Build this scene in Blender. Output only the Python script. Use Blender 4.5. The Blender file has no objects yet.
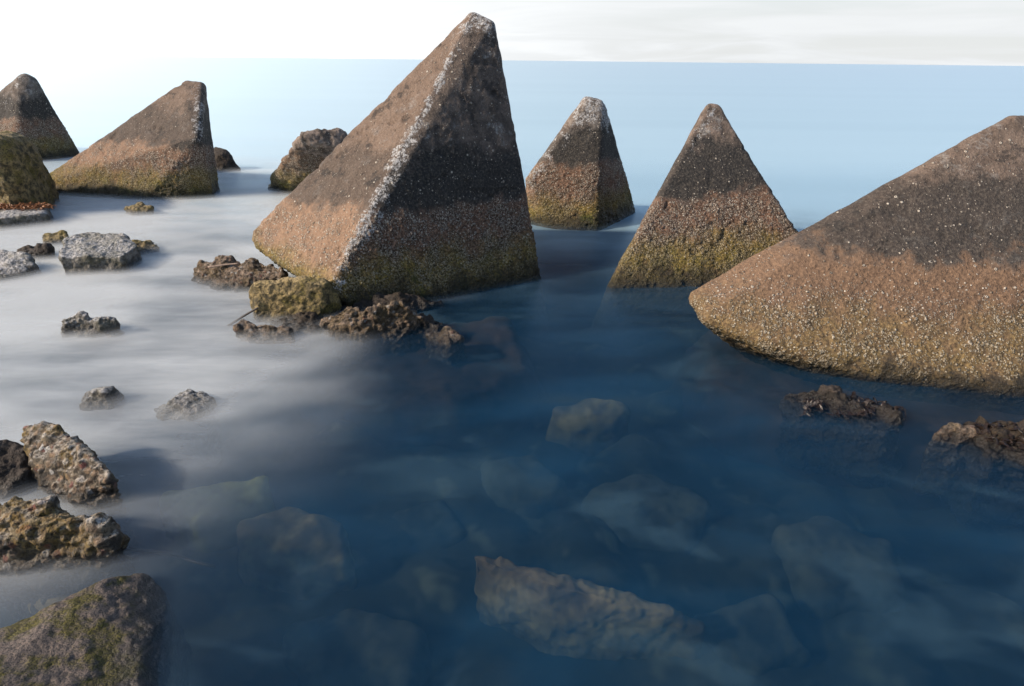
import bpy, bmesh, math, random
import numpy as np
from mathutils import Vector, Matrix

S = bpy.context.scene
COL = S.collection

# ------------------------------------------------------------------ camera
W, H = 1024, 686
FPX = 610.0
CAMH = 1.70
PITCH = math.atan((343 - 60.3) / FPX)
ROLL = math.radians(0.62)
cam_d = bpy.data.cameras.new("camera")
cam = bpy.data.objects.new("camera", cam_d)
COL.objects.link(cam)
cam_d.sensor_fit = 'HORIZONTAL'
cam_d.sensor_width = 36.0
cam_d.lens = FPX / W * 36.0
cam_d.clip_start = 0.05
cam_d.clip_end = 30000
R0 = Matrix.Rotation(math.radians(90) - PITCH, 3, 'X') @ Matrix.Rotation(ROLL, 3, 'Z')
CP = Vector((0, 0, CAMH))
cam.matrix_world = Matrix.Translation(CP) @ R0.to_4x4()
S.camera = cam

# ------------------------------------------------------------------ light
SUN_EL = math.radians(31)
SUN_AZ = math.radians(-112)          # from the view direction (+Y), negative = to the left
SUN_DIR = Vector((math.sin(SUN_AZ) * math.cos(SUN_EL), math.cos(SUN_AZ) * math.cos(SUN_EL), math.sin(SUN_EL)))
ld = bpy.data.lights.new("sun", 'SUN')
ld.energy = 4.4
ld.angle = math.radians(3.0)
ld.color = (1.0, 0.83, 0.66)
sun = bpy.data.objects.new("sun", ld)
COL.objects.link(sun)
sun.rotation_euler = SUN_DIR.to_track_quat('Z', 'Y').to_euler()
sun.location = (-6, 2, 9)

world = bpy.data.worlds.new("World")
S.world = world
world.use_nodes = True
wt = world.node_tree
wt.nodes.clear()


class N:
    """small helper round a node tree"""
    def __init__(s, tree):
        s.t = tree

    def new(s, kind, **kw):
        n = s.t.nodes.new(kind)
        for k, v in kw.items():
            setattr(n, k, v)
        return n

    def put(s, sock, v):
        if v is None:
            return
        if hasattr(v, 'is_output') or isinstance(v, bpy.types.NodeSocket):
            s.t.links.new(v, sock)
        else:
            if hasattr(sock, 'default_value'):
                try:
                    sock.default_value = v
                except Exception:
                    if isinstance(v, (tuple, list)) and len(v) == 3:
                        sock.default_value = (*v, 1)
                    else:
                        sock.default_value = (v, v, v)

    def math(s, op, a, b=None, c=None, clamp=False):
        n = s.new('ShaderNodeMath', operation=op, use_clamp=clamp)
        s.put(n.inputs[0], a)
        s.put(n.inputs[1], b)
        s.put(n.inputs[2], c)
        return n.outputs[0]

    def vmath(s, op, a, b=None, out=0):
        n = s.new('ShaderNodeVectorMath', operation=op)
        s.put(n.inputs[0], a)
        s.put(n.inputs[1], b)
        return n.outputs[out]

    def ramp(s, v, a, b, lo=0.0, hi=1.0, smooth=True):
        n = s.new('ShaderNodeMapRange', interpolation_type='SMOOTHSTEP' if smooth else 'LINEAR')
        s.put(n.inputs['Value'], v)
        s.put(n.inputs['From Min'], a)
        s.put(n.inputs['From Max'], b)
        s.put(n.inputs['To Min'], lo)
        s.put(n.inputs['To Max'], hi)
        return n.outputs[0]

    def mix(s, f, a, b, blend='MIX'):
        n = s.new('ShaderNodeMix', data_type='RGBA', blend_type=blend)
        s.put(n.inputs[0], f)
        s.put(n.inputs[6], (*a, 1) if isinstance(a, tuple) and len(a) == 3 else a)
        s.put(n.inputs[7], (*b, 1) if isinstance(b, tuple) and len(b) == 3 else b)
        return n.outputs[2]

    def noise(s, vec, scale, detail=3, rough=0.55, dist=0.0, out=0):
        n = s.new('ShaderNodeTexNoise')
        s.put(n.inputs['Vector'], vec)
        n.inputs['Scale'].default_value = scale
        n.inputs['Detail'].default_value = detail
        n.inputs['Roughness'].default_value = rough
        n.inputs['Distortion'].default_value = dist
        return n.outputs[out]

    def voro(s, vec, scale, feature='F1', rnd=1.0):
        n = s.new('ShaderNodeTexVoronoi', feature=feature)
        s.put(n.inputs['Vector'], vec)
        n.inputs['Scale'].default_value = scale
        n.inputs['Randomness'].default_value = rnd
        return n

    def scale(s, vec, sc, off=(0, 0, 0), rot=(0, 0, 0)):
        n = s.new('ShaderNodeMapping')
        s.put(n.inputs['Vector'], vec)
        n.inputs['Scale'].default_value = sc
        n.inputs['Location'].default_value = off
        n.inputs['Rotation'].default_value = rot
        return n.outputs[0]


w = N(wt)
sky = w.new('ShaderNodeTexSky', sky_type='NISHITA')
sky.sun_disc = False
sky.sun_elevation = SUN_EL
sky.sun_rotation = SUN_AZ
sky.air_density = 1.0
sky.dust_density = 0.6
sky.ozone_density = 1.5
tc = w.new('ShaderNodeTexCoord')
gen = tc.outputs['Generated']
sep = w.new('ShaderNodeSeparateXYZ')
wt.links.new(gen, sep.inputs[0])
zz = w.math('MAXIMUM', sep.outputs['Z'], 0.0)
# thin veil of high cloud, in bands; the veil is brightest towards the sun
pl = w.vmath('DIVIDE', gen, None)
den = w.new('ShaderNodeCombineXYZ')
zo = w.math('ADD', zz, 0.07)
for i in range(3):
    wt.links.new(zo, den.inputs[i])
w.put(pl.node.inputs[1], den.outputs[0])
c1 = w.noise(w.scale(pl, (0.5, 0.5, 0.0)), 0.8, 5, 0.55, 0.8)
veil = w.ramp(c1, 0.40, 0.68)
glow = w.math('MAXIMUM', w.vmath('DOT_PRODUCT', gen, tuple(Vector((-0.86, 0.42, 0.30)).normalized()), out=1), 0.0)
glow2 = w.math('POWER', glow, 2.7)
low = w.ramp(zz, 0.42, 0.02)
vf = w.math('ADD', w.math('MULTIPLY', veil, 0.10), w.math('MULTIPLY', low, 0.95), clamp=True)
vf = w.math('ADD', vf, w.math('MULTIPLY', glow2, 0.60), clamp=True)
vbr = w.ramp(glow2, 0.0, 1.0, 5.0, 12.5, smooth=False)
vbr = w.math('MULTIPLY', vbr, w.ramp(c1, 0.35, 0.7, 0.93, 1.06))
vcol = w.vmath('SCALE', (0.96, 0.985, 1.0), None)
w.put(vcol.node.inputs['Scale'], vbr)
skyc = w.mix(vf, sky.outputs[0], vcol)
bg = w.new('ShaderNodeBackground')
wt.links.new(skyc, bg.inputs[0])
bg.inputs[1].default_value = 0.12
wo = w.new('ShaderNodeOutputWorld')
wt.links.new(bg.outputs[0], wo.inputs[0])

S.view_settings.view_transform = 'Standard'
S.view_settings.look = 'None'
S.view_settings.exposure = 0.55
S.view_settings.gamma = 1.0
S.view_settings.use_curve_mapping = False
cy = S.cycles
cy.use_denoising = True
cy.max_bounces = 8
cy.diffuse_bounces = 3
cy.glossy_bounces = 3
cy.transparent_max_bounces = 32
cy.volume_bounces = 1
cy.sample_clamp_indirect = 6.0
cy.caustics_reflective = False
cy.caustics_refractive = False

# ------------------------------------------------------------------ where things stand


def ray(px, py):
    return (R0 @ Vector(((px - W / 2) / FPX, -(py - H / 2) / FPX, -1.0)))


def az(px, py, z):
    """the point at height z seen at this place of the photo"""
    d = ray(px, py)
    return CP + d * ((z - CAMH) / d.z)


def ay(px, py, y):
    """the point at distance y seen at this place of the photo"""
    d = ray(px, py)
    return CP + d * (y / d.y)


# ------------------------------------------------------------------ numpy noise
def _h(ix, iy, iz, seed):
    n = (ix.astype(np.int64) * 374761393 + iy.astype(np.int64) * 668265263 + iz.astype(np.int64) * 2147483647 + seed * 974711) & 0xffffffff
    n = ((n ^ (n >> 13)) * 1274126177) & 0xffffffff
    n = ((n ^ (n >> 16)) * 2246822519) & 0xffffffff
    n = n ^ (n >> 15)
    return (n & 0xffffff) / float(0xffffff)


def vnoise(p, seed=0):
    i = np.floor(p)
    f = p - i
    f = f * f * f * (f * (f * 6 - 15) + 10)
    r = 0
    for dx in (0, 1):
        for dy in (0, 1):
            for dz in (0, 1):
                wt_ = (f[:, 0] if dx else 1 - f[:, 0]) * (f[:, 1] if dy else 1 - f[:, 1]) * (f[:, 2] if dz else 1 - f[:, 2])
                r = r + wt_ * _h(i[:, 0] + dx, i[:, 1] + dy, i[:, 2] + dz, seed)
    return r * 2 - 1


def fbm(p, seed=0, octv=4, gain=0.5):
    r = 0
    a = 1.0
    for k in range(octv):
        r = r + a * vnoise(p * (2.03 ** k) + 17.3 * k, seed + k)
        a *= gain
    return r


def worley(p, seed=0):
    i = np.floor(p)
    best = np.full(len(p), 9.0)
    cid = np.zeros(len(p))
    for dx in (-1, 0, 1):
        for dy in (-1, 0, 1):
            for dz in (-1, 0, 1):
                c = i + np.array((dx, dy, dz))
                q = c + np.stack([_h(c[:, 0], c[:, 1], c[:, 2], seed + k) for k in (1, 2, 3)], 1)
                d = ((q - p) ** 2).sum(1)
                m = d < best
                best[m] = d[m]
                cid[m] = _h(c[:, 0], c[:, 1], c[:, 2], seed + 9)[m]
    return np.sqrt(best), cid


def sm(x, a, b):
    t = np.clip((x - a) / (b - a), 0, 1)
    return t * t * (3 - 2 * t)


# ------------------------------------------------------------------ builders
def tag(o, label=None, cat=None, group=None, kind=None):
    if label: o['label'] = label
    if cat: o['category'] = cat
    if group: o['group'] = group
    if kind: o['kind'] = kind
    return o


def sphere_pts(n=60):
    g = math.pi * (3 - math.sqrt(5))
    out = []
    for k in range(n):
        z = 1 - 2 * (k + 0.5) / n
        r = math.sqrt(1 - z * z)
        out.append(Vector((r * math.cos(g * k), r * math.sin(g * k), z)))
    return out


SP = sphere_pts()


def hull_into(bm, pts):
    vs = []
    for p, r in pts:
        for s in SP:
            vs.append(bm.verts.new(p + s * r))
    res = bmesh.ops.convex_hull(bm, input=vs, use_existing_faces=False)
    dead = {g for g in res['geom_interior'] if isinstance(g, bmesh.types.BMVert)}
    dead |= {g for g in res['geom_unused'] if isinstance(g, bmesh.types.BMVert)}
    bmesh.ops.delete(bm, geom=[v for v in dead if v.is_valid], context='VERTS')


def solid(name, hulls, voxel, disp, mat, lich=None, seed=0):
    """rounded hulls joined into one closed skin, then roughened by disp(points, normals)"""
    bm = bmesh.new()
    for h in hulls:
        hull_into(bm, h)
    me = bpy.data.meshes.new(name)
    bm.to_mesh(me)
    bm.free()
    o = bpy.data.objects.new(name, me)
    COL.objects.link(o)
    m = o.modifiers.new('r', 'REMESH')
    m.mode = 'VOXEL'
    m.voxel_size = voxel
    dg = bpy.context.evaluated_depsgraph_get()
    me2 = bpy.data.meshes.new_from_object(o.evaluated_get(dg))
    o.modifiers.clear()
    o.data = me2
    bpy.data.meshes.remove(me)
    me2.name = name
    n = len(me2.vertices)
    co = np.empty(n * 3)
    me2.vertices.foreach_get('co', co)
    co = co.reshape(-1, 3)
    no = np.empty(n * 3)
    me2.vertices.foreach_get('normal', no)
    no = no.reshape(-1, 3)
    if lich is not None:
        val = np.zeros(n)
        for a, b, wd, st in lich:
            a = np.array(a); b = np.array(b)
            ab = b - a
            t = np.clip(((co - a) @ ab) / (ab @ ab), 0, 1)
            d = np.linalg.norm(co - (a + t[:, None] * ab), axis=1)
            val = np.maximum(val, st * (1 - sm(d, wd * 0.25, wd)))
        at = me2.attributes.new('lichen', 'FLOAT', 'POINT')
        at.data.foreach_set('value', val)
    shade = np.clip(no @ np.array((-0.75, -0.1, 0.45)), 0, 1)  # faces turned to the sun, painted warmer and given fewer barnacles
    at = me2.attributes.new('sun_side', 'FLOAT', 'POINT')
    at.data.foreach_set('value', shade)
    co = co + no * disp(co, no)[:, None]
    c = co.mean(0)
    c[2] = max(co[:, 2].min(), -0.6)
    o.location = Vector(c)
    co = co - c
    me2.vertices.foreach_set('co', co.reshape(-1))
    me2.materials.clear()
    me2.materials.append(mat)
    me2.polygons.foreach_set('use_smooth', np.ones(len(me2.polygons), dtype=bool))
    me2.update()
    return o


# ------------------------------------------------------------------ materials
def new_mat(name):
    m = bpy.data.materials.new(name)
    m.use_nodes = True
    m.node_tree.nodes.clear()
    n = N(m.node_tree)
    out = n.new('ShaderNodeOutputMaterial')
    return m, n, out


def tide_material(name, dry=(0.17, 0.135, 0.112), dry2=(0.072, 0.060, 0.052), red=(0.30, 0.185, 0.125), seed=0.0,
                  olive=1.0, lichen=True, barn=1.0, band=1.0, moss=0.5, sun_side=1.0, wet_h=.23, bz=(.72, .56)):
    """old sea concrete: growth in belts by height over the water"""
    m, n, out = new_mat(name)
    geo = n.new('ShaderNodeNewGeometry')
    pos = geo.outputs['Position']
    sp = n.new('ShaderNodeSeparateXYZ')
    m.node_tree.links.new(pos, sp.inputs[0])
    z0 = sp.outputs['Z']
    ps = n.vmath('ADD', pos, (seed, seed * 0.7, seed * 1.3))
    big = n.noise(ps, 2.2, 4, 0.6)
    mid = n.noise(ps, 9.0, 5, 0.62)
    fine = n.noise(ps, 60.0, 4, 0.7)
    vf = n.noise(ps, 170.0, 2, 0.6)
    z = n.math('ADD', z0, n.math('MULTIPLY', n.math('SUBTRACT', big, 0.5), 0.46))
    z = n.math('ADD', z, n.math('MULTIPLY', n.math('SUBTRACT', mid, 0.5), 0.22))
    z = n.math('ADD', z, n.math('MULTIPLY', n.math('SUBTRACT', fine, 0.5), 0.10))
    drip = n.noise(n.scale(ps, (8.0, 8.0, 0.7)), 1.0, 4, 0.65)
    z = n.math('ADD', z, n.math('MULTIPLY', n.math('SUBTRACT', drip, 0.5), 0.26))
    wa = n.new('ShaderNodeAttribute', attribute_name='sun_side').outputs['Fac']
    wf = n.math('MULTIPLY', n.ramp(wa, 0.15, 0.6), sun_side)
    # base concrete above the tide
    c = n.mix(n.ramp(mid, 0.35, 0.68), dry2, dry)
    c = n.mix(n.math('MULTIPLY', wf, 0.6), c, (0.24, 0.16, 0.11))  # warmth of the sunlit side put into the colour
    c = n.mix(n.math('MULTIPLY', n.ramp(fine, 0.5, 0.75), 0.35), c, (0.40, 0.33, 0.27))
    c = n.mix(n.math('MULTIPLY', n.ramp(vf, 0.55, 0.30), 0.55), c, (0.05, 0.042, 0.036))
    fl = n.noise(n.vmath('ADD', ps, (9, 9, 2)), 6.5, 7, 0.72)
    c = n.mix(n.math('MULTIPLY', n.ramp(fl, 0.54, 0.66), n.ramp(wf, 0, 1, .8, .35)), c, n.mix(n.ramp(fine, .35, .65), (0.14, 0.13, 0.12), (0.38, 0.37, 0.35)))
    c = n.mix(n.math('MULTIPLY', n.ramp(fl, 0.46, 0.36), 0.75), c, (0.028, 0.026, 0.025))
    # black lichen belt
    belt = n.math('MULTIPLY', n.ramp(z, 0.60, 0.71), n.ramp(z, 1.16, 0.98))
    beltf = n.math('MULTIPLY', belt, n.math('MULTIPLY', n.ramp(wf, 0, 1, 0.96, 0.50), band))
    blk = n.mix(n.ramp(fine, 0.42, 0.75), (0.022, 0.022, 0.022), (0.115, 0.102, 0.084))
    c = n.mix(beltf, c, blk)
    # red brown zone
    redf = n.ramp(z, 0.71, 0.60)
    redc = n.mix(n.ramp(fine, 0.38, 0.66), (red[0] * 0.22, red[1] * 0.20, red[2] * 0.20), red)
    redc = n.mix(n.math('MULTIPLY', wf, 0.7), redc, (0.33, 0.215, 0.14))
    c = n.mix(redf, c, redc)
    # olive growth
    olz = n.math('MULTIPLY', n.ramp(z, 0.46, 0.24), olive)
    olc = n.mix(n.ramp(fine, 0.35, 0.70), (0.055, 0.048, 0.012), (0.36, 0.27, 0.065))
    c = n.mix(n.math('MULTIPLY', olz, n.ramp(mid, 0.28, 0.55, 0.35, 0.95)), c, olc)
    # barnacles: pale cones, densest just under the black belt
    dens = n.math('MULTIPLY', n.ramp(z, bz[0], bz[1], 0.06, 0.95), n.ramp(z, 0.02, 0.16, 0.12, 1.0))
    dens = n.math('MULTIPLY', dens, n.ramp(mid, 0.34, 0.58, 0.30, 1.25))
    dens = n.math('MULTIPLY', dens, n.ramp(n.noise(ps, 5.5, 4, .65), 0.38, 0.58, 0.25, 1.15))
    dens = n.math('MULTIPLY', dens, n.math('MULTIPLY', n.ramp(wf, 0, 1, 1.0, 0.45), barn))
    hs = None
    for sc, rad in ((36.0, 0.42), (62.0, 0.46), (110.0, 0.46)):
        v = n.voro(ps, sc)
        cr = n.new('ShaderNodeSeparateColor')
        m.node_tree.links.new(v.outputs['Color'], cr.inputs[0])
        on = n.math('LESS_THAN', cr.outputs[0], dens)
        spot = n.math('MULTIPLY', n.ramp(v.outputs['Distance'], rad, rad * 0.55), on)
        pit = n.ramp(v.outputs['Distance'], 0.05, 0.16)
        bc = n.mix(cr.outputs[1], (0.16, 0.125, 0.09), (0.74, 0.67, 0.56))
        bc = n.mix(n.math('MULTIPLY', olz, 0.5), bc, (0.40, 0.32, 0.12))
        bc = n.mix(pit, (0.09, 0.07, 0.055), bc)
        ring = n.math('MULTIPLY', n.ramp(v.outputs['Distance'], rad * .8, rad * 1.5), n.math('MULTIPLY', dens, 0.30))
        c = n.mix(ring, c, (0.022, 0.017, 0.013))
        c = n.mix(n.math('MULTIPLY', spot, 0.88), c, bc)
        hh = n.math('MULTIPLY', n.math('MULTIPLY', spot, pit), 0.42 / sc)
        hs = hh if hs is None else n.math('ADD', hs, hh)
    # green weed
    mo = n.math('MULTIPLY', n.ramp(n.noise(n.vmath('ADD', ps, (5, 3, 1)), 3.1, 5, 0.65), 0.50, 0.64), n.ramp(z, 0.36, 0.14))
    c = n.mix(n.math('MULTIPLY', mo, moss), c, n.mix(n.ramp(fine, .4, .7), (0.03, 0.045, 0.008), (0.09, 0.12, 0.018)))
    # wet black foot
    wet = n.ramp(z, wet_h, wet_h * .2)
    c = n.mix(n.math('MULTIPLY', wet, 0.85), c, (0.012, 0.012, 0.009))
    # pits and crevices in the old surface
    pits = n.ramp(n.noise(ps, 26.0, 3, 0.7), 0.30, 0.38)
    c = n.mix(n.math('SUBTRACT', 0.55, n.math('MULTIPLY', pits, 0.55)), c, (0.03, 0.025, 0.02))
    if lichen:
        la = n.new('ShaderNodeAttribute', attribute_name='lichen').outputs['Fac']
        lf = n.math('ADD', n.math('MULTIPLY', la, .85), n.math('MULTIPLY', n.math('SUBTRACT', n.noise(ps, 7.5, 7, 0.82), 0.5), 3.4))
        lf = n.math('MULTIPLY', n.ramp(lf, 0.50, 0.70), n.ramp(la, 0.02, 0.12))
        lf = n.math('MULTIPLY', lf, n.ramp(n.noise(ps, 38, 3, .7), .38, .52))
        lc = n.mix(n.ramp(fine, 0.35, 0.6), (0.09, 0.08, 0.07), (0.46, 0.46, 0.455))
        c = n.mix(lf, c, lc)
    b = n.new('ShaderNodeBsdfPrincipled')
    n.put(b.inputs['Base Color'], c)
    n.put(b.inputs['Roughness'], n.ramp(wet, 0, 1, 0.85, 0.45))
    b.inputs['Specular IOR Level'].default_value = 0.3
    hgt = n.math('ADD', n.math('MULTIPLY', fine, 0.014), n.math('MULTIPLY', mid, 0.022))
    hgt = n.math('ADD', hgt, n.math('MULTIPLY', pits, 0.004))
    hgt = n.math('ADD', hgt, n.math('MULTIPLY', vf, 0.0022))
    hgt = n.math('ADD', hgt, hs)
    bp = n.new('ShaderNodeBump')
    bp.inputs['Distance'].default_value = 1.0
    bp.inputs['Strength'].default_value = 1.0
    n.put(bp.inputs['Height'], hgt)
    n.put(b.inputs['Normal'], bp.outputs[0])
    m.node_tree.links.new(b.outputs[0], out.inputs[0])
    return m


def rock_material(name, a=(0.10, 0.085, 0.07), b_=(0.22, 0.19, 0.165), top=(0.36, 0.35, 0.34), topf=0.6, weed=(0.10, 0.085, 0.012),
                  weedf=0.5, peb=0.0, seed=0.0, wetz=0.06, sc=1.0):
    m, n, out = new_mat(name)
    geo = n.new('ShaderNodeNewGeometry')
    pos = geo.outputs['Position']
    sp = n.new('ShaderNodeSeparateXYZ')
    m.node_tree.links.new(pos, sp.inputs[0])
    sn = n.new('ShaderNodeSeparateXYZ')
    m.node_tree.links.new(geo.outputs['Normal'], sn.inputs[0])
    ps = n.vmath('ADD', pos, (seed, seed * 0.7, seed * 1.3))
    big = n.noise(ps, 5.0 * sc, 5, 0.65)
    mid = n.noise(ps, 18.0 * sc, 5, 0.65)
    fine = n.noise(ps, 90.0 * sc, 4, 0.7)
    c = n.mix(n.ramp(mid, 0.36, 0.66), a, b_)
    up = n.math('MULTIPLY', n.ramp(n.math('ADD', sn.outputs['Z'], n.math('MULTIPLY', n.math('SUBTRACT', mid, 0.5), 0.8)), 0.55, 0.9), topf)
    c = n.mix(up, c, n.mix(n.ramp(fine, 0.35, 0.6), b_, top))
    v = n.voro(ps, 30.0 * sc)
    cr = n.new('ShaderNodeSeparateColor')
    m.node_tree.links.new(v.outputs['Color'], cr.inputs[0])
    if peb > 0:
        pc = n.mix(cr.outputs[0], (0.05, 0.035, 0.028), (0.30, 0.20, 0.12))
        pc = n.mix(n.ramp(cr.outputs[1], 0.75, 0.95), pc, (0.45, 0.44, 0.42))
        pc = n.mix(n.ramp(cr.outputs[2], 0.85, 0.95), pc, (0.14, 0.035, 0.03))
        c = n.mix(n.math('MULTIPLY', n.ramp(v.outputs['Distance'], 0.55, 0.35), peb), c, pc)
    wf = n.math('MULTIPLY', n.ramp(n.noise(n.vmath('ADD', ps, (7, 2, 4)), 4.0 * sc, 5, 0.7), 0.46, 0.60), weedf)
    c = n.mix(wf, c, n.mix(n.ramp(fine, 0.35, 0.7), (weed[0] * 0.3, weed[1] * 0.3, weed[2] * 0.3), weed))
    c = n.mix(n.math('MULTIPLY', n.ramp(fine, 0.50, 0.36), 0.8), c, (0.016, 0.013, 0.010))
    zz_ = n.math('ADD', sp.outputs['Z'], n.math('MULTIPLY', n.math('SUBTRACT', mid, 0.5), 0.10))
    wet = n.ramp(zz_, wetz + 0.05, wetz - 0.03)
    c = n.mix(n.math('MULTIPLY', wet, 0.72), c, (0.014, 0.012, 0.009))
    b = n.new('ShaderNodeBsdfPrincipled')
    n.put(b.inputs['Base Color'], c)
    n.put(b.inputs['Roughness'], n.ramp(wet, 0, 1, 0.75, 0.35))
    b.inputs['Specular IOR Level'].default_value = 0.35
    h = n.math('ADD', n.math('MULTIPLY', fine, 0.009 / sc), n.math('MULTIPLY', mid, 0.03 / sc))
    h = n.math('ADD', h, n.math('MULTIPLY', v.outputs['Distance'], -0.012 / sc))
    bp = n.new('ShaderNodeBump')
    bp.inputs['Distance'].default_value = 1.0
    n.put(bp.inputs['Height'], h)
    n.put(b.inputs['Normal'], bp.outputs[0])
    m.node_tree.links.new(b.outputs[0], out.inputs[0])
    return m


# ------------------------------------------------------------------ sea bed
def grid(name, xs, ys, zf, mat):
    xs = np.array(xs); ys = np.array(ys)
    X, Y = np.meshgrid(xs, ys)
    P = np.stack([X.ravel(), Y.ravel(), zf(X.ravel(), Y.ravel())], 1)
    nx, ny = len(xs), len(ys)
    F = [(j * nx + i, j * nx + i + 1, (j + 1) * nx + i + 1, (j + 1) * nx + i) for j in range(ny - 1) for i in range(nx - 1)]
    me = bpy.data.meshes.new(name)
    me.from_pydata(P.tolist(), [], F)
    me.polygons.foreach_set('use_smooth', np.ones(len(F), dtype=bool))
    me.materials.append(mat)
    o = bpy.data.objects.new(name, me)
    COL.objects.link(o)
    return o


def bed_z(x, y):
    p = np.stack([x, y, np.zeros_like(x)], 1)
    base = -0.50 - 0.55 * sm(y, 4.5, 10) - 2.2 * sm(y, 14, 40)
    base = base + 0.16 * sm(-x, -0.5, 2.0) * (1 - sm(y, 5, 9))
    d, cid = worley(p * 2.2, 5)
    lum = np.clip(0.55 - d, 0, 1) * (0.10 + 0.32 * cid)
    return base + 0.07 * fbm(p * 1.3, 3, 4) + lum


m_bed, n, out = new_mat('sea_bed_stones')
geo = n.new('ShaderNodeNewGeometry')
pos = geo.outputs['Position']
na = n.noise(pos, 1.6, 5, 0.6)
nb = n.noise(pos, 4.5, 2, 0.5)
bcol = n.mix(n.ramp(na, 0.40, 0.62), (0.03, 0.03, 0.02), (0.11, 0.09, 0.055))
bcol = n.mix(n.math('MULTIPLY', n.ramp(nb, 0.56, 0.72), 0.7), bcol, (0.34, 0.27, 0.15))
bcol = n.mix(n.math('MULTIPLY', n.ramp(nb, 0.46, 0.36), 0.8), bcol, (0.03, 0.028, 0.016))
bs = n.new('ShaderNodeBsdfPrincipled')
n.put(bs.inputs['Base Color'], bcol)
bs.inputs['Roughness'].default_value = 0.9
m_bed.node_tree.links.new(bs.outputs[0], out.inputs[0])
xs = [-9000, -300, -40] + list(np.arange(-12, 12.01, 0.09)) + [40, 300, 9000]
ys = [-40, -6] + list(np.arange(-1, 14, 0.09)) + [16, 20, 30, 60, 400, 9000]
tag(grid('sea_bed', xs, ys, bed_z, m_bed), kind='structure')

# ------------------------------------------------------------------ water
# The long exposure shows the mean of the moving surface: one sheet at the mean level over a body of
# blue water, and thin layers through the height the waves and foam swept, each as dense as its share of time.
def foam_mask(n, pos):
    """where the surf turns white: over the shallow rubble on the left, in long drifting wisps"""
    sp = n.new('ShaderNodeSeparateXYZ')
    n.put(sp.inputs[0], pos)
    x, y = sp.outputs['X'], sp.outputs['Y']
    wisp = n.noise(n.scale(pos, (0.55, 1.25, 0.0), rot=(0, 0, 0.25)), 1.1, 5, 0.55, 0.6)
    fine = n.noise(n.scale(pos, (1.2, 5.5, 0.0), rot=(0, 0, 0.12)), 2.0, 4, 0.6, 0.4)
    xx = n.math('ADD', x, n.math('MULTIPLY', n.math('SUBTRACT', wisp, 0.5), 1.6))
    # the white water lies left of a line that runs away from the shore
    edge = n.math('ADD', xx, n.math('MULTIPLY', y, 0.02))
    a = n.ramp(edge, -0.45, -2.0)
    near = n.ramp(n.math('ADD', y, n.math('MULTIPLY', n.math('SUBTRACT', wisp, 0.5), 1.2)), 0.5, 2.8)
    far = n.ramp(y, 13.0, 8.0, 0.25, 1.0)
    f = n.math('MULTIPLY', n.math('MULTIPLY', a, near), far)
    f = n.math('MULTIPLY', f, n.ramp(fine, 0.28, 0.70, 0.65, 1.0))
    f = n.math('MULTIPLY', f, n.ramp(wisp, 0.30, 0.62, 0.50, 1.0))
    return f, wisp, fine, x, y


def water_top(n, pos, with_depth):
    f, wisp, fine, x, y = foam_mask(n, pos)
    blue = n.mix(n.ramp(wisp, 0.3, 0.7), (0.008, 0.060, 0.150), (0.030, 0.150, 0.300))
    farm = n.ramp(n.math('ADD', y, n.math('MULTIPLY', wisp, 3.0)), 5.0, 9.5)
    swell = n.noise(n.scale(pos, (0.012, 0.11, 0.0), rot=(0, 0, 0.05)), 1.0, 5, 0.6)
    blue = n.mix(farm, blue, n.mix(n.ramp(swell, .35, .65), (0.35, 0.52, 0.62), (0.42, 0.60, 0.70)))  # pale far colour stands in for sky reflection and haze
    mk = n.noise(n.scale(pos, (1.0, 1.7, 0.0), off=(3, 8, 0), rot=(0, 0, -.3)), 1.25, 4, 0.55, 0.5)
    blue = n.mix(n.math('MULTIPLY', n.ramp(mk, 0.48, 0.66), n.ramp(y, 6.0, 4.0)), blue, (0.07, 0.15, 0.215))
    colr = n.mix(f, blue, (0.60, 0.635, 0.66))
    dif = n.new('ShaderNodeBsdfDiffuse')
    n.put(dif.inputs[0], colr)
    gl = n.new('ShaderNodeBsdfGlossy')
    gl.inputs['Roughness'].default_value = 0.30
    gl.inputs['Color'].default_value = (0.86, 0.97, 1.0, 1)
    fr = n.new('ShaderNodeFresnel')
    back = n.new('ShaderNodeNewGeometry').outputs['Backfacing']
    n.put(fr.inputs['IOR'], n.ramp(back, 0, 1, 1.333, 0.75, smooth=False))
    bp = n.new('ShaderNodeBump')
    bp.inputs['Distance'].default_value = 0.02
    bp.inputs['Strength'].default_value = 0.35
    n.put(bp.inputs['Height'], fine)
    n.put(gl.inputs['Normal'], bp.outputs[0])
    return f, dif, gl, fr, wisp, fine, farm


m_wat, n, out = new_mat('sea_water')
geo = n.new('ShaderNodeNewGeometry')
pos = geo.outputs['Position']
f, dif, gl, fr, wisp, fine, farm = water_top(n, pos, True)
tr = n.new('ShaderNodeBsdfTransparent')
tr.inputs[0].default_value = (0.95, 0.98, 1, 1)
mx = n.new('ShaderNodeMixShader')
spz = n.new('ShaderNodeSeparateXYZ')
n.put(spz.inputs[0], pos)
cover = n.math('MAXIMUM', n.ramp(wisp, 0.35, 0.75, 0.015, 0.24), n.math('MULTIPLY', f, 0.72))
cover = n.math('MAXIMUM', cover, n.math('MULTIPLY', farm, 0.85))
milk = n.noise(n.scale(pos, (1.0, 1.7, 0.0), off=(3, 8, 0), rot=(0, 0, -.3)), 1.25, 4, 0.55, 0.5)
milkf = n.ramp(milk, 0.50, 0.72, 0.0, 0.34)
cover = n.math('MAXIMUM', cover, milkf)
n.put(mx.inputs[0], cover)
m_wat.node_tree.links.new(tr.outputs[0], mx.inputs[1])
m_wat.node_tree.links.new(dif.outputs[0], mx.inputs[2])
mx2 = n.new('ShaderNodeMixShader')
n.put(mx2.inputs[0], fr.outputs[0])
m_wat.node_tree.links.new(mx.outputs[0], mx2.inputs[1])
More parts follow.
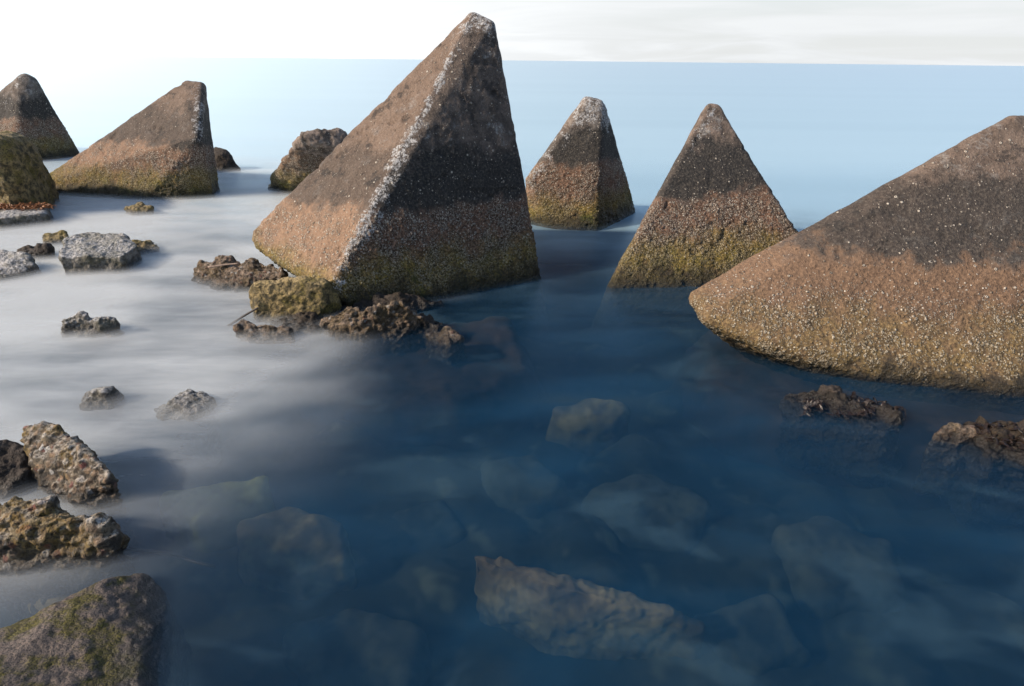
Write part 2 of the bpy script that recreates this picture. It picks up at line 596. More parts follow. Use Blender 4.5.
m_wat.node_tree.links.new(gl.outputs[0], mx2.inputs[2])
m_wat.node_tree.links.new(mx2.outputs[0], out.inputs['Surface'])
vol = n.new('ShaderNodeVolumePrincipled')
vol.inputs['Color'].default_value = (0.0022, 0.031, 0.070, 1)
vol.inputs['Absorption Color'].default_value = (0.42, 0.54, 0.60, 1)
vol.inputs['Density'].default_value = 4.4
vol.inputs['Anisotropy'].default_value = 0.3
m_wat.node_tree.links.new(vol.outputs[0], out.inputs['Volume'])

bm = bmesh.new()
x0, x1, y0, y1, zb = -9500, 9500, -50, 9500, -4.2
vv = [bm.verts.new(p) for p in ((x0, y0, zb), (x1, y0, zb), (x1, y1, zb), (x0, y1, zb), (x0, y0, 0), (x1, y0, 0), (x1, y1, 0), (x0, y1, 0))]
for fc in ((3, 2, 1, 0), (4, 5, 6, 7), (0, 1, 5, 4), (1, 2, 6, 5), (2, 3, 7, 6), (3, 0, 4, 7)):
    bm.faces.new([vv[i] for i in fc])
me = bpy.data.meshes.new('sea_water')
bm.to_mesh(me); bm.free()
me.materials.append(m_wat)
sea = bpy.data.objects.new('sea_water', me)
COL.objects.link(sea)
tag(sea, kind='structure')

NL, TOP = 7, 0.08
m_mist, n, out = new_mat('swept_water')
ac = n.new('ShaderNodeAttribute', attribute_name='veil')
dif = n.new('ShaderNodeBsdfDiffuse')
n.put(dif.inputs[0], ac.outputs['Color'])
tr = n.new('ShaderNodeBsdfTransparent')
mx = n.new('ShaderNodeMixShader')
n.put(mx.inputs[0], ac.outputs['Alpha'])
m_mist.node_tree.links.new(tr.outputs[0], mx.inputs[1])
m_mist.node_tree.links.new(dif.outputs[0], mx.inputs[2])
m_mist.node_tree.links.new(mx.outputs[0], out.inputs['Surface'])
V, F, CA = [], [], []
nx_, ny_ = 241, 145
gx = np.linspace(-15, 13, nx_)
gy = np.linspace(-0.3, 15.0, ny_)
X, Y = np.meshgrid(gx, gy)
X, Y = X.ravel(), Y.ravel()
Z0 = 0 * X
und = 0.006 * vnoise(np.stack([X * 1.1, Y * 1.1, Z0], 1), 3)
for k in range(NL):
    hk = k / (NL - 1)
    zk = 0.004 + (TOP - 0.004) * hk
    wisp_ = 0.5 + 0.5 * fbm(np.stack([X * .6 + .3 * Y, Y * 1.3, Z0 + k * .12], 1), 31, 4)
    fine_ = 0.5 + 0.5 * fbm(np.stack([X * 2.0 + .5 * Y, Y * 7, Z0 + k * .2], 1), 41, 3)
    xx = X + (wisp_ - .5) * 1.3
    fm = sm(-(xx + .02 * Y), 0.45, 1.9) * (.22 * sm(Y + (wisp_ - .5) * .8, .3, 1.3) + .78 * sm(Y + (wisp_ - .5) * 1.0, 1.2, 3.0)) * (.3 + .7 * (1 - sm(Y, 8, 13)))
    fm = fm * (.6 + .4 * sm(fine_, .2, .8)) * (.4 + .6 * sm(wisp_, .15, .75))
    a_ = (1 - hk) ** 1.3 * (0.085 + 0.34 * fm)
    a_ = a_ * (1 - sm(Y, 8.5, 12.5)) * (1 - sm(abs(X + 1), 9, 13.5))
    f_ = sm(fm, .02, .5)[:, None]
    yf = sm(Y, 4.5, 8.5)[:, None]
    dk = np.array((0.008, 0.035, 0.075)) * (1 - yf) + np.array((0.34, 0.52, 0.66)) * yf  # far layers share the pale colour painted for reflected sky
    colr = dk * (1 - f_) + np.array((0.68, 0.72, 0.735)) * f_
    CA.append(np.concatenate([colr, a_[:, None]], 1))
    o0 = len(V)
    V += list(zip(X.tolist(), Y.tolist(), (zk + und * hk).tolist()))
    F += [(o0 + j * nx_ + i, o0 + j * nx_ + i + 1, o0 + (j + 1) * nx_ + i + 1, o0 + (j + 1) * nx_ + i) for j in range(ny_ - 1) for i in range(nx_ - 1)]
me = bpy.data.meshes.new('sea_foam')
me.from_pydata(V, [], F)
me.polygons.foreach_set('use_smooth', np.ones(len(F), dtype=bool))
me.materials.append(m_mist)
at = me.attributes.new('veil', 'FLOAT_COLOR', 'POINT')
at.data.foreach_set('color', np.concatenate(CA).reshape(-1))
foam = bpy.data.objects.new('sea_foam', me)
COL.objects.link(foam)
tag(foam, kind='stuff', label='milky veil of blurred foam drifting over the shallow water', cat='foam')

# ------------------------------------------------------------------ the concrete blocks
GB = 'pyramid shaped concrete blocks standing in the sea'


def block_disp(seed, rough=1.0):
    def d(p, nn):
        z = p[:, 2]
        wd = sm(np.clip(nn @ np.array((-0.75, -0.1, 0.45)), 0, 1), 0.15, 0.6)
        growth = (1 - sm(z, 0.45, 0.85)) * (1 - 0.5 * wd)
        r = 0.008 * fbm(p * 2.4, seed, 3) + 0.004 * fbm(p * 11, seed + 7, 3, 0.6)
        wv, cid = worley(p * 42, seed + 3)
        r = r + growth * 0.012 * np.clip(0.55 - wv, 0, 1) * (cid > 0.35) * 2
        r = r + growth * 0.006 * fbm(p * 30, seed + 5, 2)
        chip = sm(fbm(p * 7, seed + 12, 3), 0.55, 0.95)
        r = r - 0.012 * chip
        return r * rough
    return d


def V3(*a):
    return Vector(a)


# main block
A1, A2 = ay(473, 20, 5.30), ay(488, 27, 5.28)
Lf, Fr, Rt = az(268, 238, 0.36), az(332, 289, 0.20), az(531, 280, -0.02)
Mi = A1 + ((Fr * .55 + Rt * .45) - A1) * 1.10
R2 = A2 + (Rt - A2) * 1.25
hull = [(A1, .055), (A2, .055), (Lf, .12), (az(282, 258, .27), .06), (Fr, .05), (Mi, .06), (Rt, .09), (V3(-0.75, 6.5, 0.1), .1), (V3(-1.5, 5.9, 0.15), .1),
        (V3(-0.75, 5.1, -0.55), .1), (R2, .09), (V3(-0.4, 6.2, -0.5), .1), (Mi + V3(0.1, 0.05, -0.5), .06)]
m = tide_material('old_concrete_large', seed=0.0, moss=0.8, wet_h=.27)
o = solid('concrete_block', [hull], 0.0095, block_disp(1), m,
          lich=[(A1 + V3(0, -.05, .03), Fr + V3(0.03, -.05, .05), 0.075, 0.78), (A1 + (Fr - A1) * .45, Fr + V3(0.05, -.05, .05), 0.125, 0.76), (A1, A2, 0.17, 0.85), (A2, A2 + (Rt - A2) * .25, 0.08, .55)])
tag(o, 'tallest pyramid block, propped on rocks, with a white crusted front edge', 'concrete block', GB)

# small block behind, right of the main one
a1, a2 = ay(588, 106, 7.0), ay(597, 108, 7.0)
hull = [(a1, .10), (a2, .10), (ay(533, 182, 6.9), .09), (az(536, 222, 0.0), .1), (az(590, 226, 0.0), .1), (az(627, 212, 0.0), .1),
        (V3(0.7, 7.9, 0), .1), (az(536, 222, 0.0) + V3(0, .1, -.7), .1), (az(627, 212, 0.0) + V3(.05, .1, -.7), .1), (V3(0.7, 7.9, -.7), .1), (V3(0.9, 6.6, -.7), .1)]
m = tide_material('old_concrete_greenish', seed=11.3, dry=(0.30, 0.27, 0.24), moss=0.85, sun_side=.6)
o = solid('concrete_block', [hull], 0.0125, block_disp(2), m, lich=[(a1, a2, 0.40, 0.85), (a1, ay(533, 182, 6.9), 0.16, .75)])
tag(o, 'small block with a pale lichen cap just right of the tallest block', 'concrete block', GB)

# pointed block right of centre
a1 = ay(712, 110, 5.75)
lb, rb, fb = az(614, 286, 0.0), ay(822, 294, 5.0), az(700, 296, 0.0)
hull = [(a1 + V3(-.02, 0, 0), .05), (a1 + V3(.035, 0, 0), .045), (lb, .06), (rb, .09), (V3(1.7, 7.2, 0), .1),
        (lb + V3(-.15, -.1, -.6), .1), (rb + V3(.3, 0, -.5), .1), (V3(1.7, 7.2, -.6), .1)]
m = tide_material('old_concrete_pointed', seed=23.7, dry=(0.24, 0.185, 0.15), moss=0.3, sun_side=.35, barn=1.1)
o = solid('concrete_block', [hull], 0.0105, block_disp(3), m, lich=[(a1, a1 + (lb - a1) * .35, 0.09, 0.7), (a1, a1 + (rb - a1) * .28, 0.07, 0.62)])
tag(o, 'sharply pointed upright block with a black belt below its tip', 'concrete block', GB)

# great block on the right
a1, a2 = ay(1010, 124, 4.25), ay(1045, 126, 4.3)
tip, tipb = az(699, 298, 0.32), az(712, 316, 0.26)
bt1, bt2, bt3 = az(858, 370, 0.04), az(1000, 386, 0.02), az(1150, 396, 0.0)
hull = [(a1, .05), (a2, .05), (tip, .07), (tipb, .07), (az(770, 343, .16), .06), (bt1, .07), (bt2, .08), (bt3, .09), (ay(1200, 300, 4.6), .1),
        (V3(3.0, 4.9, 0.1), .1), (V3(4.2, 5.0, 0.0), .1), (V3(2.2, 3.9, -.5), .1), (bt2 + V3(0, .15, -.5), .08), (bt3 + V3(0, .15, -.5), .08), (V3(4.2, 5.0, -.5), .1)]
m = tide_material('old_concrete_broad', seed=37.1, moss=0.05, olive=.42, bz=(.62, .12), wet_h=.15, barn=1.1, red=(0.20, 0.125, 0.075), sun_side=.6)
o = solid('concrete_block', [hull], 0.0085, block_disp(4, .8), m, lich=[(a1, tip, 0.05, 0.62)])
tag(o, 'broad brown block cut by the right edge, its low tip pointing left', 'concrete block', GB)

# left block
a1, a2 = ay(188, 86, 8.8), ay(201, 87, 8.75)
lb, fb, rb, kk = az(44, 186, 0.10), az(150, 197, 0.03), az(205, 196, 0.0), ay(197, 140, 8.05)
hull = [(a1, .07), (a2, .06), (lb, .08), (fb, .08), (rb, .09), (kk, .06), (V3(-6.0, 10.2, 0), .1), (V3(-5.3, 9.5, .2), .1),
        (lb + V3(.3, .1, -.7), .1), (fb + V3(0, .1, -.7), .1), (rb + V3(0, .1, -.7), .1), (V3(-5.6, 10.2, -.7), .1)]
m = tide_material('old_concrete_left', seed=41.9, moss=0.5, sun_side=.8)
o = solid('concrete_block', [hull], 0.015, block_disp(5), m, lich=[(a2, kk, 0.12, 0.75)])
tag(o, 'leaning block on the left with a long sloping back and dark belt', 'concrete block', GB)

# far left block
a1 = ay(26, 82, 11.5)
hull = [(a1, .14), (a1 + V3(.08, 0, -.02), .12), (az(72, 156, 0.0), .14), (ay(-40, 140, 11.5), .15), (az(20, 162, 0), .15), (V3(-9.3, 12.8, 0), .15),
        (az(72, 156, 0.0) + V3(0, 0, -.8), .14), (az(20, 162, 0) + V3(0, 0, -.8), .15), (ay(-60, 160, 11.5) + V3(0, 0, -.8), .15)]
m = tide_material('old_concrete_far', seed=53.3, dry=(0.20, 0.18, 0.16), moss=0.3, sun_side=.4)
o = solid('concrete_block', [hull], 0.02, block_disp(6), m, lich=[(a1, a1 + V3(-.3, -.1, -.4), 0.28, 0.6)])
tag(o, 'dark steep block at the far left, behind the mossy boulder', 'concrete block', GB)

# ------------------------------------------------------------------ rocks


def rough_disp(seed, amp=0.02, f=8.0, crust=0.0, cf=26.0):
    def d(p, nn):
        r = amp * fbm(p * f, seed, 4, 0.6) + amp * 0.8 * fbm(p * f * 0.35, seed + 4, 2)
        if crust:
            wv, cid = worley(p * cf, seed + 3)
            r = r + crust * (np.clip(0.6 - wv, 0, 1) * (0.4 + 1.2 * cid) - 0.2)
        return r
    return d


def rk(name, lumps, mat, label, cat='rock', vox=0.012, amp=0.02, f=8, crust=0.0, cf=26, seed=1, group=None, foot=0.45, rad=0.03, spread=1.08):
    """lumps: lists of (photo x, photo y, height[, radius]); each is closed down to below the water"""
    hs = []
    for L in lumps:
        pts = [(az(q[0], q[1], q[2]), q[3] if len(q) > 3 else rad) for q in L]
        c = sum((p for p, r in pts), Vector()) / len(pts)
        h = list(pts)
        for p, r in pts:
            b = Vector((c.x + (p.x - c.x) * spread, c.y + (p.y - c.y) * spread, -foot))
            h.append((b, r))
        hs.append(h)
    o = solid(name, hs, vox, rough_disp(seed, amp, f, crust, cf), mat)
    return tag(o, label, cat, group)


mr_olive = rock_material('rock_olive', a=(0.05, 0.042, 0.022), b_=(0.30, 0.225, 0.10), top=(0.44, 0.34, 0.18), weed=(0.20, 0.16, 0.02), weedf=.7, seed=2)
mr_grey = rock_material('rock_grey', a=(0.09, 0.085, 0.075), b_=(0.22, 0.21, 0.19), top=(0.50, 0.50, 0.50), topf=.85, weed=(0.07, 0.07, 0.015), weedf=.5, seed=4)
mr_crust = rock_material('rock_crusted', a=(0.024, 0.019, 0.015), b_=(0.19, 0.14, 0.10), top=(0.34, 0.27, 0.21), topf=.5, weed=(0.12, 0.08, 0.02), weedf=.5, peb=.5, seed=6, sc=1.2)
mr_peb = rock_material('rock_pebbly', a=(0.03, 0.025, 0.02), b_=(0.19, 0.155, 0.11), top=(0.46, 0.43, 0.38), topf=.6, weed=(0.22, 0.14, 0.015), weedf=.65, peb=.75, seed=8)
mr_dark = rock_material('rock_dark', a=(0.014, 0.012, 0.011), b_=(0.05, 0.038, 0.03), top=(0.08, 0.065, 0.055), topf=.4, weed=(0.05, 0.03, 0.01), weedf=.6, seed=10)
mr_near = rock_material('rock_weedy', a=(0.04, 0.04, 0.042), b_=(0.10, 0.088, 0.08), top=(0.20, 0.145, 0.115), topf=.6, weed=(0.12, 0.105, 0.012), weedf=.95, seed=13.5, sc=2.1, wetz=.05)

# mossy boulder, far left
rk('boulder', [[(-40, 172, .35, .15), (0, 150, .75, .18), (14, 147, .74, .18), (34, 168, .42, .14), (36, 190, .1, .12), (10, 190, .1, .12), (-50, 195, .1)]],
   mr_olive, 'rounded olive mossy boulder at the left edge below the dark block', 'boulder', .02, .035, 3.5, .012, 20, 21, foot=.5)
rk('boulder', [[(-30, 192, .22, .06), (5, 184, .26, .06), (30, 192, .20, .06), (34, 200, .06), (0, 203, .06), (-30, 204, .06)]],
   mr_olive, 'low flat mossy boulder at the foot of the rounded olive boulder', 'boulder', .015, .025, 5, .012, 20, 22)
rk('rock_slab', [[(-60, 206, .12), (-10, 206, .14), (46, 209, .12), (44, 216, .10), (0, 220, .11), (-60, 222, .1)]],
   mr_grey, 'flat slab with rusty seaweed lying on it, at the left edge', 'rock slab', .015, .014, 6, 0, 20, 23)
# stone behind left block, boulder behind main block
rk('rock', [[(216, 150, .30, .06), (222, 152, .28, .05), (238, 168, .04), (212, 170, .04)]], mr_dark,
   'dark sloping rock peeping out behind the leaning block', vox=.02, amp=.03, f=4, seed=24, foot=.5)
ba, bb = ay(304, 137, 7.7), ay(338, 134, 7.9)
hl = [(ba, .08), (bb, .08), (ay(350, 150, 7.9), .08), (az(290, 180, .05), .09), (az(272, 188, .02), .05), (az(330, 188, 0), .1), (az(380, 188, .1), .1),
      (az(275, 186, 0) + V3(0, .2, -.6), .1), (az(400, 180, 0) + V3(0, .2, -.6), .1), (V3(-1.8, 8.8, -.2), .1)]
m = tide_material('old_concrete_boulder', seed=61, dry=(0.30, 0.24, 0.2), moss=.9, band=.0, barn=1.2, sun_side=.3, red=(0.22, 0.15, 0.10))
tag(solid('boulder', [hl], .014, rough_disp(25, .035, 3.5, .012, 24), m), 'barnacled boulder half hidden behind the left side of the tallest block', 'boulder')

# rubble under the main block
rk('rock', [[(196, 268, .10), (232, 262, .17), (262, 265, .19), (280, 272, .18), (270, 287, .02), (225, 287, .02), (196, 278, .02)]], mr_crust,
   'crusted rock with a thin rod on it, left of the olive boulder', vox=.009, amp=.035, f=9, crust=.02, cf=30, seed=26)
rk('boulder', [[(258, 288, .24, .05), (290, 283, .27, .05), (322, 287, .24, .05), (334, 303, .10, .05), (318, 318, .03, .04), (275, 312, .06, .04), (254, 298, .14, .04)]], mr_olive,
   'blocky olive boulder wedged under the tallest block', 'boulder', .008, .014, 9, .010, 34, 27, spread=.93)
rk('rock', [[(326, 322, .08), (345, 312, .16), (382, 312, .16), (408, 322, .08), (400, 336, .0), (350, 340, .0)], [(345, 316, .14), (400, 306, .2), (420, 318, .1)]], mr_crust,
   'dark shell crusted rock under the front edge of the tallest block', vox=.008, amp=.03, f=12, crust=.026, cf=30, seed=28)
rk('rock', [[(240, 330, .05), (268, 325, .09), (290, 332, .05), (292, 342, .0), (262, 342, .0), (245, 338, .0)]], mr_crust,
   'pale low rock beside the black rod, almost awash', vox=.009, amp=.03, f=9, crust=.008, cf=30, seed=29)
rk('rock', [[(428, 335, .02), (444, 331, .045), (460, 337, .02), (450, 344, .0)]], mr_crust,
   'little rock just breaking the dark water below the tallest block', vox=.009, amp=.02, f=12, crust=.01, cf=30, seed=30)
rk('rock', [[(310, 296, .10), (400, 300, .08), (440, 306, .0), (400, 318, .0), (330, 315, .02)]], mr_dark,
   'dark rock in the shade under the tallest block', vox=.012, amp=.05, f=6, crust=.02, cf=20, seed=31)


rk('rock', [[(398, 326, .02), (418, 320, .07), (440, 324, .04), (436, 333, .0), (408, 334, .0)]], mr_dark,
   'wet black rock just right of the dark shell crusted rock', vox=.009, amp=.03, f=10, crust=.014, cf=30, seed=81)
rk('rock', [[(276, 322, .03), (300, 316, .07), (326, 322, .04), (318, 332, .0), (286, 332, .0)]], mr_dark,
   'wet black rock at the foot of the olive boulder', vox=.009, amp=.03, f=10, crust=.014, cf=30, seed=82)


def rod(name, p0, p1, r, mat, label, cat, bend=0.0):
    bm = bmesh.new()
    rings = []
    k = 10
    d = (p1 - p0)
    side = d.cross(V3(0, 0, 1)).normalized()
    up = side.cross(d).normalized()
    for i in range(k + 1):
        t = i / k
        c = p0 + d * t + up * bend * math.sin(t * math.pi) + side * 0.004 * math.sin(t * 9)
        rr = r * (1.0 - 0.25 * t)
        rings.append([bm.verts.new(c + (side * math.cos(a) + up * math.sin(a)) * rr) for a in [j * math.tau / 8 for j in range(8)]])
    for i in range(k):
        for j in range(8):
            bm.faces.new((rings[i][j], rings[i][(j + 1) % 8], rings[i + 1][(j + 1) % 8], rings[i + 1][j]))
    bm.faces.new(rings[0][::-1]); bm.faces.new(rings[-1])
    bmesh.ops.recalc_face_normals(bm, faces=bm.faces)
    me = bpy.data.meshes.new(name)
    bm.to_mesh(me); bm.free()
    for p in me.polygons: p.use_smooth = True
    me.materials.append(mat)
    o = bpy.data.objects.new(name, me)
    COL.objects.link(o)
    return tag(o, label, cat)


def plain(name, colr, rough=.6):
    m, n, out = new_mat(name)
    g = n.new('ShaderNodeNewGeometry')
    nz = n.noise(g.outputs['Position'], 40, 4, .6)
    b = n.new('ShaderNodeBsdfPrincipled')
    n.put(b.inputs['Base Color'], n.mix(n.ramp(nz, .35, .65), tuple(c * .55 for c in colr), colr))
    b.inputs['Roughness'].default_value = rough
    m.node_tree.links.new(b.outputs[0], out.inputs[0])
    return m


m_rod = plain('rusted_iron', (0.03, 0.022, 0.018), .6)
m_wood = plain('driftwood', (0.30, 0.22, 0.17), .8)
rod('iron_rod', az(226, 327, -.01), az(262, 305, .13), .009, m_rod, 'black iron rod slanting out of the water under the olive boulder', 'iron rod')
rod('stick', az(208, 267, .17), az(240, 263, .20), .008, m_wood, 'thin brown stick lying on the crusted rock', 'stick')
rod('branch', az(112, 546, -.02), az(215, 566, -.07), .008, m_rod, 'thin sunken branch trailing from the pebbly rock at lower left', 'branch', bend=.01)

# ---- left shallows
rk('rock', [[(-40, 258, .13), (0, 254, .14), (22, 256, .13), (34, 266, .08), (20, 276, .03), (-40, 284, .03)]], mr_grey,
   'pale topped slab cut by the left edge of the picture', vox=.01, amp=.02, f=6, seed=32)
rk('rock_slab', [[(66, 240, .20, .02), (88, 235, .20, .02), (122, 238, .19, .02), (136, 248, .14, .02), (120, 258, .13, .02), (62, 259, .15, .02)]], mr_grey,
   'slab with a pale grey top and dark mossy sides, clear of the others', 'rock slab', vox=.008, amp=.018, f=7, crust=.006, seed=33, spread=1.0)
rk('rock', [[(136, 243, .07), (152, 243, .05), (157, 248, .03), (140, 252, .02)]], mr_olive,
   'small weedy rock at the right end of the grey topped slab', vox=.01, amp=.03, f=10, crust=.01, seed=34)
rk('rock', [[(46, 236, .09), (62, 234, .09), (66, 240, .05), (48, 244, .03)]], mr_olive,
   'small brown rock touching the back corner of the grey topped slab', vox=.012, amp=.025, f=8, seed=35)
rk('rock', [[(22, 252, .06), (38, 246, .10), (48, 250, .08), (46, 256, .02), (28, 258, .02)]], mr_dark,
   'small dark jagged rock between the edge slab and the grey topped slab', vox=.01, amp=.03, f=10, crust=.01, seed=36)
rk('rock', [[(128, 209, .06), (138, 206, .08), (150, 210, .05), (140, 213, .02)]], mr_olive,
   'tiny rock in front of the leaning block', vox=.012, amp=.03, f=9, seed=37)
rk('rock', [[(66, 322, .10), (80, 317, .12), (88, 323, .08), (84, 331, .03), (68, 331, .03)], [(84, 327, .05), (100, 321, .10), (113, 323, .08), (112, 330, .03), (92, 333, .02)]], mr_grey,
   'twin humped little dark rock alone in the milky water', vox=.007, amp=.022, f=14, crust=.008, seed=38, foot=.3)
rk('rock', [[(90, 401, .0), (104, 394, .055), (117, 399, .01), (112, 406, .0), (88, 408, -.01)]], mr_grey,
   'little pointed rock veiled by foam above the pebbly rock', vox=.007, amp=.02, f=12, seed=39, foot=.3)
rk('rock', [[(158, 410, .01), (176, 399, .045), (192, 397, .045), (206, 403, .015), (198, 415, .0), (168, 417, .0)]], mr_grey,
   'low humped rock veiled by foam, right of the little pointed rock', vox=.007, amp=.02, f=12, crust=.006, seed=40, foot=.3)
rk('rock', [[(-30, 450, .16), (6, 448, .15), (24, 460, .10), (26, 476, .05), (4, 492, .02), (-30, 495, .02)]], mr_dark,
   'dark smooth rock at the left edge behind the pebbly rocks', vox=.007, amp=.02, f=8, crust=.006, seed=41, foot=.3)
rk('rock', [[(28, 432, .20, .02), (52, 429, .21, .025), (84, 452, .18, .02), (110, 478, .13, .02), (110, 495, .05, .02), (74, 502, .03, .02), (44, 476, .08, .02)]], mr_peb,
   'long pebbly rock slanting down to the right, dotted with barnacles', vox=.0055, amp=.012, f=14, crust=.020, cf=32, seed=42, foot=.3, spread=.95)
rk('rock', [[(-20, 512, .16), (30, 503, .19), (50, 505, .19), (60, 522, .14), (10, 545, .10), (-20, 545, .10)],
            [(0, 540, .12), (60, 520, .17), (96, 522, .15), (112, 540, .08), (104, 556, .02), (50, 568, .0), (0, 562, .02)]], mr_peb,
   'lumpy pebbly rock at the left edge below the long slanting one', vox=.0055, amp=.018, f=14, crust=.022, cf=28, seed=43, foot=.3, spread=.97)
rk('rock', [[(-60, 664, .09), (0, 638, .10), (60, 606, .10), (105, 588, .08), (140, 580, .03), (160, 600, -.02), (150, 650, -.01), (150, 720, -.02), (60, 760, .05), (-60, 760, .12)]], mr_near,
   'large reddish rock with green weed in the bottom left corner', vox=.005, amp=.012, f=6, crust=.003, cf=34, seed=44, foot=.3, spread=1.02)

# ---- rubble in front of the great block
rk('rock', [[(792, 398, .01), (830, 394, .05), (850, 406, .02), (840, 416, -.02), (800, 410, -.03)], [(840, 406, .02), (870, 406, .035), (900, 422, .0), (880, 434, -.04), (850, 424, -.04)]], mr_dark,
   'dark weedy rock awash below the broad block', vox=.007, amp=.03, f=12, crust=.016, seed=45, foot=.35)
rk('rock', [[(938, 434, .03), (955, 428, .06), (970, 430, .06), (974, 438, .02), (955, 443, .0)]], mr_crust,
   'small pale brown rock below the broad block', vox=.006, amp=.016, f=12, crust=.006, seed=46, foot=.3)
rk('rock', [[(978, 432, .03), (1000, 428, .06), (1030, 430, .07), (1060, 440, .05), (1050, 458, .0), (990, 456, .0)]], mr_dark,
   'dark weed covered rock at the right edge beside the small pale rock', vox=.007, amp=.035, f=12, crust=.018, seed=47, foot=.35)

# ---- stones lying under water, and dark masses added as block reflections
def soft_stone(name, ca, cb, sd):
    m, n, out = new_mat(name)
    g = n.new('ShaderNodeNewGeometry')
    ps = n.vmath('ADD', g.outputs['Position'], (sd, sd, sd))
    nz = n.noise(ps, 5, 3, .5)
    n2 = n.noise(ps, 17, 2, .5)
    c = n.mix(n.ramp(nz, .36, .60), ca, cb)
    c = n.mix(n.ramp(n2, .45, .75, 0, .45), c, tuple(k * .25 for k in ca))
    b = n.new('ShaderNodeBsdfPrincipled')
    n.put(b.inputs['Base Color'], c)
    b.inputs['Roughness'].default_value = .9
    m.node_tree.links.new(b.outputs[0], out.inputs[0])
    return m


mr_sunk = soft_stone('rock_sunken', (0.10, 0.065, 0.03), (0.34, 0.23, 0.10), 3)
mr_deep = soft_stone('stone_sunken', (0.07, 0.06, 0.04), (0.14, 0.12, 0.08), 9)
mr_reflection = soft_stone('dark_reflection', (0.022, 0.013, 0.009), (0.055, 0.030, 0.018), 19)  # dark colour standing in for the reflections of the blocks
mr_yel = soft_stone('yellow_stone', (0.24, 0.23, 0.07), (0.36, 0.34, 0.12), 29)
rk('sunken_rock', [[(476, 559, -0.12, .02), (500, 560, -0.12, .02), (556, 586, -0.12, .02), (610, 602, -0.15, .02), (660, 612, -0.20, .02), (700, 628, -0.28, .02), (640, 634, -0.30, .03), (570, 618, -0.27, .03), (505, 588, -0.22, .03)]], mr_sunk,
   'long pale rock lying under the water at lower centre', vox=.008, amp=.022, f=6, seed=48, foot=.6, spread=.95)
GS = 'pale stones lying under the clear water'
for L, lab, sd in (
    ([(250, 530, -0.23), (285, 515, -0.22), (335, 530, -0.23), (340, 560, -0.28), (300, 572, -0.29), (255, 556, -0.28)], 'pale sunken stone at lower left, right of the pebbly rocks', 50),
    ([(560, 414, -0.29), (585, 407, -0.27), (620, 412, -0.29), (612, 420, -0.32), (574, 423, -0.32)], 'pale stone just under the surface, centre', 51),
    ([(600, 500, -0.40), (650, 485, -0.40), (700, 510, -0.41), (680, 545, -0.47), (620, 540, -0.47)], 'sunken stone between the centre and the broad block', 52),
    ([(490, 470, -0.40), (530, 462, -0.40), (556, 486, -0.41), (530, 512, -0.47), (495, 505, -0.47)], 'sunken stone above the long pale rock', 53),
    ([(790, 540, -0.34), (830, 528, -0.32), (880, 545, -0.34), (885, 580, -0.40), (820, 590, -0.40)], 'sunken stone at lower right', 54),
    ([(170, 500, -0.12), (215, 492, -0.12), (262, 484, -0.12), (258, 498, -0.16), (200, 514, -0.16)], 'yellowish narrow stone awash right of the long pebbly rock', 55),
    ([(300, 640, -0.38), (350, 625, -0.38), (410, 645, -0.40), (400, 700, -0.44), (320, 700, -0.44)], 'sunken stone at the bottom of the picture, left of centre', 56),
    ([(40, 590, -0.14), (70, 578, -0.13), (100, 572, -0.14), (90, 590, -0.15), (60, 600, -0.15)], 'pale stone awash behind the large reddish rock', 57),
    ([(400, 520, -0.43), (440, 510, -0.43), (460, 540, -0.46), (420, 552, -0.47)], 'small sunken stone left of the long pale rock', 58),
    ([(700, 620, -0.38), (770, 610, -0.38), (800, 650, -0.43), (740, 680, -0.47)], 'sunken stone at the bottom, right of the long pale rock', 59),
):
    rk('sunken_stone', [[(*q, .05) for q in L]], mr_yel if sd == 55 else (mr_sunk if sd in (50, 51, 57) else mr_deep), lab, 'stone', vox=.014, amp=.025, f=3.5, seed=sd, foot=.6, spread=1.2, group=GS)


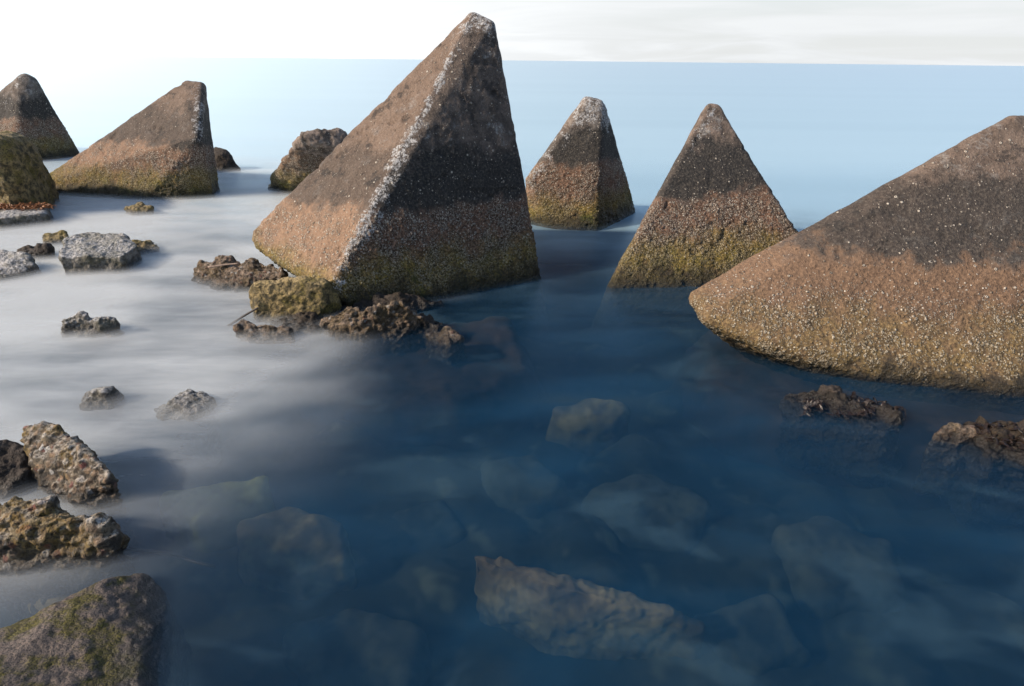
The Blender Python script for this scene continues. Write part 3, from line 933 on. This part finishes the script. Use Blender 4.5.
rk('reflection_mass', [[(310, 345, -0.15), (420, 338, -0.14), (500, 330, -0.15), (520, 372, -0.22), (450, 405, -0.24), (350, 415, -0.28), (300, 380, -0.22)]], mr_reflection,
   'dark brown mass added under the water as the reflection of the tallest block', 'reflection_mass', vox=.016, amp=.035, f=2.5, rad=.06, seed=71, foot=.6, spread=1.3)  # added to darken the water where the tallest block is reflected
rk('reflection_mass', [[(710, 335, -0.16), (800, 372, -0.15), (900, 398, -0.15), (1060, 410, -0.15), (1080, 455, -0.20), (960, 462, -0.22), (820, 440, -0.23), (720, 385, -0.22)]], mr_reflection,
   'dark brown mass added under the water as the reflection of the broad block', 'reflection_mass', vox=.016, amp=.035, f=2.5, rad=.06, seed=72, foot=.6, spread=1.2)  # second added mass, painting the dark reflection of the broad block


# ---- seaweed
def weed(c, rx, ry, z, nb, mat, label, seed, length=.06):
    rnd = random.Random(seed)
    bm = bmesh.new()
    for _ in range(nb):
        a = rnd.random() * math.tau
        r = math.sqrt(rnd.random())
        p = Vector((c.x + rx * r * math.cos(a), c.y + ry * r * math.sin(a), z + rnd.uniform(-.01, .015)))
        d = rnd.random() * math.tau
        wdt = rnd.uniform(.004, .012)
        ln = length * rnd.uniform(.5, 1.3)
        lift = rnd.uniform(.005, .035)
        prev = None
        for k in range(6):
            t = k / 5
            d += rnd.uniform(-.5, .5)
            q = p + V3(math.cos(d) * ln * t, math.sin(d) * ln * t, lift * math.sin(t * math.pi) - .01 * t)
            s = V3(-math.sin(d), math.cos(d), rnd.uniform(-.4, .4)) * wdt * (1 - .6 * t)
            cur = (bm.verts.new(q - s), bm.verts.new(q + s + V3(0, 0, .002)))
            if prev:
                bm.faces.new((prev[0], prev[1], cur[1], cur[0]))
            prev = cur
    me = bpy.data.meshes.new('seaweed')
    bm.to_mesh(me); bm.free()
    me.materials.append(mat)
    o = bpy.data.objects.new('seaweed', me)
    COL.objects.link(o)
    sol = o.modifiers.new('thickness', 'SOLIDIFY')
    sol.thickness = .002
    return tag(o, label, 'seaweed')


m_rust = plain('rusty_weed', (0.26, 0.10, 0.03), .5)
m_brown = plain('brown_weed', (0.022, 0.012, 0.007), .45)
m_green = plain('green_weed', (0.09, 0.12, 0.02), .5)
weed(az(18, 208, .15), .38, .12, .165, 420, m_rust, 'rusty orange seaweed spread over the flat slab at the left edge', 1)
weed(az(850, 408, .02), .26, .10, .018, 120, m_brown, 'brown seaweed on the dark rock awash below the broad block', 2)
weed(az(1008, 436, .07), .14, .10, .07, 110, m_brown, 'brown seaweed on the dark rock at the right edge', 3)
